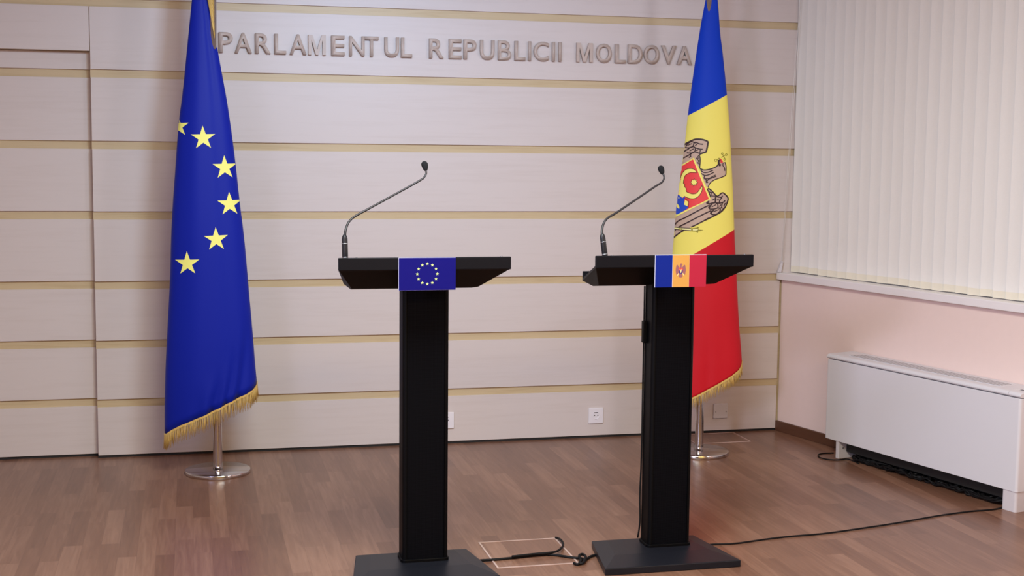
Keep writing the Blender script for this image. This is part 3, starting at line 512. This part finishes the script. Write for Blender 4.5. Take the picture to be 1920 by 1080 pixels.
F1.fringe(eu)
b = MB()   # fly edge peeping out behind the front fold at the top
P0 = [(.012, -.012, 2.56), (.010, -.012, 2.25), (.006, -.012, 2.19), (.000, -.010, 2.15)]; P1 = [(-.03, -.01, 2.56), (-.025, -.01, 2.25), (-.02, -.01, 2.19), (-.012, -.01, 2.15)]
b.loft([[P0[i], P1[i], (P1[i][0], P1[i][1]+.001, P1[i][2]), (P0[i][0], P0[i][1]+.001, P0[i][2])] for i in range(4)]); b.build('fly_edge', M['blue'], c1)
b = MB()
for i in range(150):
    u = i/149; z = 2.55-u*.42; x = interp(F1.r, z)-.003; xe = .0085+random.uniform(-.002, .002); zd = z-.05
    if x > xe-.002: continue
    b.tube([(x, -.022, z), (x+(xe-x)*.6, -.022, z-.02), (xe, -.021, zd)], .0010, 4)
b.build('side_fringe', M['gold'], c1, fix=False)

md = thing('flag_on_pole', 'blue yellow and red flag with an eagle emblem standing behind the right lectern', 'flag', (2.585, -.48, 0), DATA['rot2'])
stand(md, 2.66)
F2 = Flag(DATA['md_left'], DATA['md_right'], DATA['md_hem'], 2.58, .5,
          [(-.004, -.3, .3, 2.2, 1.2), (.006, .5, .2, .9, .5), (.008, .1, .15, .7, .4)])
def bline(tab):
    xa, xb = tab[0][0], tab[-1][0]
    def f(t):
        x = xa+(t+1)/2*(xb-xa)
        for (x0, z0), (x1, z1) in zip(tab, tab[1:]):
            if x <= x1 or (x1, z1) == tuple(tab[-1]): return z0+(z1-z0)*(x-x0)/(x1-x0)
    return f
c2 = F2.cloth([bline(DATA['md_b2']), bline(DATA['md_b1'])], [M['red'], M['yellow'], M['dblue']], 'flag_cloth', md)
def stroke(pts, wd):
    P = [Vector((x, z)) for x, z in pts]; L_, R_ = [], []
    for i, p in enumerate(P):
        t = (P[min(i+1, len(P)-1)]-P[max(i-1, 0)])
        if t.length < 1e-7: t = Vector((1, 0))
        t.normalize(); n_ = Vector((-t.y, t.x))*wd/2; L_.append(p+n_); R_.append(p-n_)
    return [[tuple(L_[i]), tuple(L_[i+1]), tuple(R_[i+1]), tuple(R_[i])] for i in range(len(P)-1)]
polys = []
for layer, colr, wd, pts in DATA['emblem']:
    mi = EK.index(colr)
    if wd:
        if len(pts) > 3: pts = [(p.x, p.z) for p in smooth_pts([(x, 0, z) for x, z in pts], 3)] if colr != 'yellow' else pts
        for q_ in stroke(pts, wd*(1.3 if colr == 'brown' else 1)): polys.append((layer, mi, q_))
    else: polys.append((layer, mi, pts))
F2.decal(polys, EMATS, 'eagle_emblem', c2, out=.0012)
F2.fringe(md, .06)
b = MB()
for i in range(60):
    z = 2.52-.2*i/59; x = interp(F2.r, z)-.001; b.tube([(x, -.004, z), (x+.005, -.005, z-.03)], .0009, 4)
b.build('side_fringe', M['gold'], c2, fix=False)

# ------------------------------------------------------------------ lecterns
def lectern(cx, colx, label):
    t = thing('lectern', label, 'lectern', (cx, -2.17, 0), 0, None)
    Y = -2.17
    # base plate
    b = MB(); o0 = [(-.215, -1.995-Y), (-.27, -2.35-Y), (.27, -2.35-Y), (.215, -1.995-Y)]
    o2 = [(-.16, -2.02-Y), (-.19, -2.215-Y), (.19, -2.215-Y), (.16, -2.02-Y)]
    b.loft([[(x, y, 0) for x, y in o0], [(x, y, .027) for x, y in o0], [(x, y, .035) for x, y in o2]])
    b.build('base_plate', M['base'], t, bevel=.003)
    dx = colx-cx; yc = -2.10-Y
    b = MB(); b.prism(rr(dx-.091, dx+.091, yc-.055, yc+.055, .018), .028, .046); b.build('column_collar', M['black'], t, bevel=.002)
    b = MB()
    # profiled column: round corners, recessed front bay
    P = rr(dx-.086, dx+.086, yc-.05, yc+.05, .014)
    # insert bay into front side (front is -y): order of rr ends with front right; append bay points between the two front corners
    bay = [(dx+.072, yc-.05), (dx+.071, yc-.044), (dx-.071, yc-.044), (dx-.072, yc-.05)]
    n_ = 6; left_front = P[2*n_:3*n_]; right_front = P[3*n_:4*n_]
    P = P[:3*n_]+bay[::-1]+P[3*n_:]
    b.prism(P, .04, 1.10); b.build('column', M['black'], t)
    b = MB(); b.box((dx-.0705, yc-.0455, .046), (dx+.0705, yc-.0443, 1.07)); b.build('front_grille', M['grille'], t)
    # desk: sloping top, tall front fascia, rear book stop, tapered underside
    b = MB()
    fr, bk = .31, .252; yf, yb = -2.30-Y, -1.94-Y
    top = [(-fr, yf+.002, 1.153), (fr, yf+.002, 1.153), (bk, yb, 1.072), (-bk, yb, 1.072)]
    bot = [(-fr, yf+.002, 1.142), (fr, yf+.002, 1.142), (bk, yb, 1.060), (-bk, yb, 1.060)]
    b.loft([bot, top])
    b.build('desk_top', M['black'], t, bevel=.0015)
    b = MB(); b.box((-fr, yf, 1.142), (fr, yf+.013, 1.187)); b.build('front_fascia', M['fascia'], t, bevel=.003, segs=3)
    b = MB(); b.box((-bk, yb-.008, 1.060), (bk, yb+.006, 1.099)); b.build('book_stop', M['fascia'], t, bevel=.002)
    b = MB()
    lo = [(-.245, -2.13-Y, 1.062), (.225, -2.13-Y, 1.062), (.225, -2.02-Y, 1.048), (-.235, -2.02-Y, 1.048)]
    bt = [(-fr+.002, yf+.004, 1.1425), (fr-.002, yf+.004, 1.1425), (bk, yb-.002, 1.061), (-bk, yb-.002, 1.061)]
    b.loft([lo, bt]); b.build('desk_underside', M['black'], t, bevel=.002)
    for sx_ in (-.245, .275):
        b = MB(); b.lathe([(.001, 1.186), (.004, 1.186), (.004, 1.189), (.001, 1.190)], 10, c=(sx_, yf+.0065)); b.build('screw', M['slot'], t)
    return t
def clip(t, dx):
    b = MB(); b.box((dx-.0145, .082, .83), (dx, .108, .915)); b.build('cable_clip', M['black'], t, bevel=.002)
lec1 = lectern(.815, .842, 'black lectern with the blue starry plaque, nearer the left flag')
lec2 = lectern(1.753, 1.806, 'black lectern with the blue yellow red plaque, in front of the right flag')
clip(lec2, 1.720-1.753)

# plaques
pl = thing('flag_plaque', 'small blue plaque with twelve yellow stars on the front of the left lectern', 'plaque', (.8185, -2.3005, 1.0705))
b = MB(); b.box((-.1025, -.0035, 0), (.1025, 0, .1165)); b.build('panel', M['plwhite'], pl)
b = MB(); b.box((-.1015, -.0041, .0005), (.1025, -.0036, .1155)); pn = b.build('blue_field', M['plblue'], pl)
for i in range(12):
    a = 2*PI*i/12; P = star_pts(.036*math.sin(a), .058+.036*math.cos(a), .0062)
    b = MB(); b.loft([[(x, -.0042, z) for x, z in P], [(x, -.0045, z) for x, z in P]]); b.build('star', M['plstar'], pn)
pl = thing('flag_plaque', 'small blue yellow and red plaque with an eagle crest on the right lectern', 'plaque', (1.7705, -2.3005, 1.069))
b = MB(); b.box((-.1005, -.0035, 0), (.1005, 0, .1205)); b.build('panel', M['plwhite'], pl)
st = []
for i, k_ in enumerate(('plblue2', 'plyel', 'plred')):
    b = MB(); xa = -.099+.0665*i; b.box((xa+(.0008 if i == 1 else 0), -.0041, 0), (xa+.0658+(.001 if i == 2 else 0), -.0036, .1185)); st.append(b.build('stripe', M[k_], pl))
crest = MB()
Z0 = .062
def cp(pts, mi, lay=0):
    y0 = -.0042-.0003*lay
    crest.loft([[(x, y0, Z0+z) for x, z in pts], [(x, y0-.0003, Z0+z) for x, z in pts]], mi)
def mir(pts): return [(-x, z) for x, z in pts][::-1]
wing = [(.002, .008), (.008, .014), (.013, .021), (.017, .019), (.019, .010), (.020, 0), (.018, -.012), (.0165, -.018), (.014, -.012), (.0125, -.016), (.010, -.010), (.004, -.012)]
cp(wing, 0); cp(mir(wing), 0)
cp([(-.005, -.012), (.005, -.012), (.008, -.022), (.003, -.026), (-.003, -.026), (-.008, -.022)], 0)
cp([(-.003, .010), (.003, .010), (.004, .020), (.007, .021), (.003, .026), (-.002, .025), (-.004, .018)], 0)
cp([(-.008, .010), (.008, .010), (.0085, 0), (-.0085, 0)], 1, 1); cp([(-.0085, 0), (.0085, 0), (.006, -.010), (0, -.014), (-.006, -.010)], 2, 1)
cp([(-.0045, .007), (-.002, .003), (.002, .003), (.0045, .007), (.003, -.002), (.001, -.009), (-.001, -.009), (-.003, -.002)], 3, 2)
for sg in (1, -1):
    q_ = [(.006, -.012), (.009, -.009), (.015, -.020), (.013, -.021)]; cp(q_ if sg == 1 else mir(q_), 3, 1)
crest.build('eagle_crest', [EMATS[EK.index('purple')] if False else mat('crest_brown', (150, 90, 95), .5), mat('crest_red', (215, 60, 60), .5), mat('crest_blue', (60, 50, 120), .5), mat('crest_gold', (240, 205, 140), .5)], st[1])

# microphones
def microphone(D, label):
    a, c_ = Vector(D['body'][0]), Vector(D['body'][1]); ax = (c_-a).normalized()
    a2 = a-ax*.045
    t = thing('gooseneck_microphone', label, 'microphone', tuple(a2))
    def L_(p): return tuple(Vector(p)-a2)
    b = MB(); h = (c_-a2).length; P = [a2+ax*(h*u) for u in (0, .02, .5, .88, .95, 1)]
    b.tube([L_(p) for p in P], .01, 20, rads=[.0095, .0108, .0108, .0104, .0085, .0055]); b.build('handle', M['mic'], t)
    b = MB(); p = a2+ax*(h*.74); b.tube([L_(p), L_(p+ax*.0035)], .0112, 20); b.build('ring', M['ring'], t)
    b = MB(); p = a+ax*.002; b.tube([L_(p), L_(p+ax*.003)], .0112, 20); b.build('ring', M['ring'], t)
    N = smooth_pts(D['neck'], 4); b = MB(); b.tube([L_(p) for p in N], .0036, 10, rads=[.0047-.0014*i/len(N) for i in range(len(N))]); b.build('gooseneck', M['neck'], t)
    h0, h1 = Vector(D['head'][0]), Vector(D['head'][1]); b = MB()
    us = [0, .04, .15, .35, .55, .72, .85, .94, 1]; rs = [.003, .0055, .008, .0105, .012, .0122, .0102, .0068, .001]
    b.tube([L_(h0.lerp(h1, u)) for u in us], .01, 18, rads=rs); b.build('windscreen', M['foam'], t)
microphone(DATA['mic1'], 'thin black gooseneck microphone rising from the left end of the starry-plaque lectern')
microphone(DATA['mic2'], 'thin black gooseneck microphone rising from the left end of the tricolour-plaque lectern')

# ------------------------------------------------------------------ sockets
def socket(x, z, label):
    t = thing('wall_socket', label, 'socket', (x, 0, z))
    b = MB(); b.box((-.042, -.009, -.044), (.042, 0, .044)); b.build('cover_plate', M['socket'], t, bevel=.003, segs=3)
    b = MB()
    def ring(r_, y): return [(r_*math.cos(2*PI*i/28), y, r_*math.sin(2*PI*i/28)+.002) for i in range(28)]
    b.loft([ring(.0205, -.0088), ring(.0205, -.0105), ring(.0185, -.0105), ring(.0165, -.0092)], 0, False)
    b.build('insert', M['sock_d' if False else 'socket'], t)
    b = MB()
    for dx in (-.0095, .0095): b.tube([(dx, -.0090, .002), (dx, -.0098, .002)], .0032, 12)
    b.box((-.012, -.0106, .0155), (.010, -.0102, .0195)); b.box((-.006, -.0106, -.019), (.004, -.0102, -.0165))
    b.build('contact_hole', M['sock_d'], t)
    return t
socket(1.327, .128, 'white wall socket half hidden behind the left lectern column')
socket(2.165, .124, 'white wall socket in clear view left of the right lectern column')
t = thing('blank_wall_plate', 'white blank cover plate with two screws right of the second flag pole', 'wall plate', (2.897, 0, .125))
b = MB(); b.box((-.042, -.014, -.042), (.042, 0, .042)); b.build('cover_plate', M['white'], t, bevel=.004, segs=3)
for dx in (-.031, .031):
    b = MB(); b.tube([(dx, -.0135, -.004), (dx, -.0146, -.004)], .003, 10); b.build('screw', M['slot'], t)

# ------------------------------------------------------------------ floor boxes
def floor_box(x0, x1, y0, y1, label, w_=.007):
    t = thing('floor_outlet_box', label, 'floor box', ((x0+x1)/2, (y0+y1)/2, 0))
    cx_, cy_ = (x0+x1)/2, (y0+y1)/2; b = MB(); X0, X1, Y0, Y1 = x0-cx_, x1-cx_, y0-cy_, y1-cy_
    out = [(X0, Y0), (X1, Y0), (X1, Y1), (X0, Y1)]; inn = [(X0+w_, Y0+w_), (X1-w_, Y0+w_), (X1-w_, Y1-w_), (X0+w_, Y1-w_)]
    b.loft([[(x, y, .0002) for x, y in out], [(x, y, .0026) for x, y in out], [(x, y, .0026) for x, y in inn], [(x, y, .0002) for x, y in inn]], cap=False)
    b.build('frame', M['hatch'], t)
    b = MB(); b.box((X0+w_, Y0+w_, .0002), (X1-w_, Y1-w_, .0012)); b.build('lid', M['floor'], t)
floor_box(1.111, 1.432, -2.182, -1.838, 'square floor outlet box with pale trim between the two lecterns')
floor_box(2.654, 2.974, -.261, -.02, 'floor outlet box near the wall behind the second flag stand', .005)

# ------------------------------------------------------------------ cables
def cable(P, r_, label, name='floor_cable', z=None):
    # P: points on the floor, z: heights where the cable lifts
    P = [Vector((p[0], p[1], r_+.0005 if z is None else z[i])) for i, p in enumerate(P)]; c = P[0].copy(); c.z = 0
    b = MB(); b.tube([p-c for p in smooth_pts(P, 5)], r_, 8); o = b.build(name, M['cable'], loc=tuple(c)); return tag(o, label, 'cable')
cable(DATA['cable_a'], .0052, 'black cable running on the floor from the left lectern base to the right one')
cz = [.0145]*len(DATA['cable_b']); cz[-1] = .006; cz[-2] = .0085
cable(DATA['cable_b'], .0046, 'black cable curling out of the far corner of the floor box between lecterns', z=cz)
cable(DATA['cable_c'], .0055, 'knot of black cable beside the left edge of the right lectern base', z=[.006, .006, .008, .016, .016, .016, .008, .006])
cable(DATA['cable_d'], .0036, 'long thin black cable from the right lectern to the white fan coil unit')
def loc2w(s_, off): p = W0+SD*s_+ND*off; return (p.x, p.y)
lp = DATA['loop']+[list(loc2w(.86, .16))+[0]]
lp = [(p[0], p[1]) for p in lp]
cable(lp, .0032, 'black cable looped on the floor around the left foot of the fan coil unit')
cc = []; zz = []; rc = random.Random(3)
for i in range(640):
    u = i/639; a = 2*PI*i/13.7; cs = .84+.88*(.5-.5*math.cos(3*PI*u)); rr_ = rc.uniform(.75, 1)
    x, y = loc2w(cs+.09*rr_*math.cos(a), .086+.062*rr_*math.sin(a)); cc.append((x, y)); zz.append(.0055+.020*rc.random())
cable(cc, .005, 'heap of looped black cable added to fill the shade under the fan coil unit', z=zz)  # a few visible loops, extended along the unit to fill the black shade
b = MB(); P = [(1.708, -2.060, .05), (1.7155, -2.062, .12), (1.7125, -2.062, .22), (1.7160, -2.062, .38), (1.7160, -2.062, .8), (1.7160, -2.062, 1.05)]
c = Vector((1.708, -2.060, .05)); b.tube([Vector(p)-c for p in smooth_pts(P, 4)], .0035, 8)
tag(b.build('column_cable', M['cable'], loc=tuple(c)), 'thin black cable running up the left rear edge of the right lectern column', 'cable')
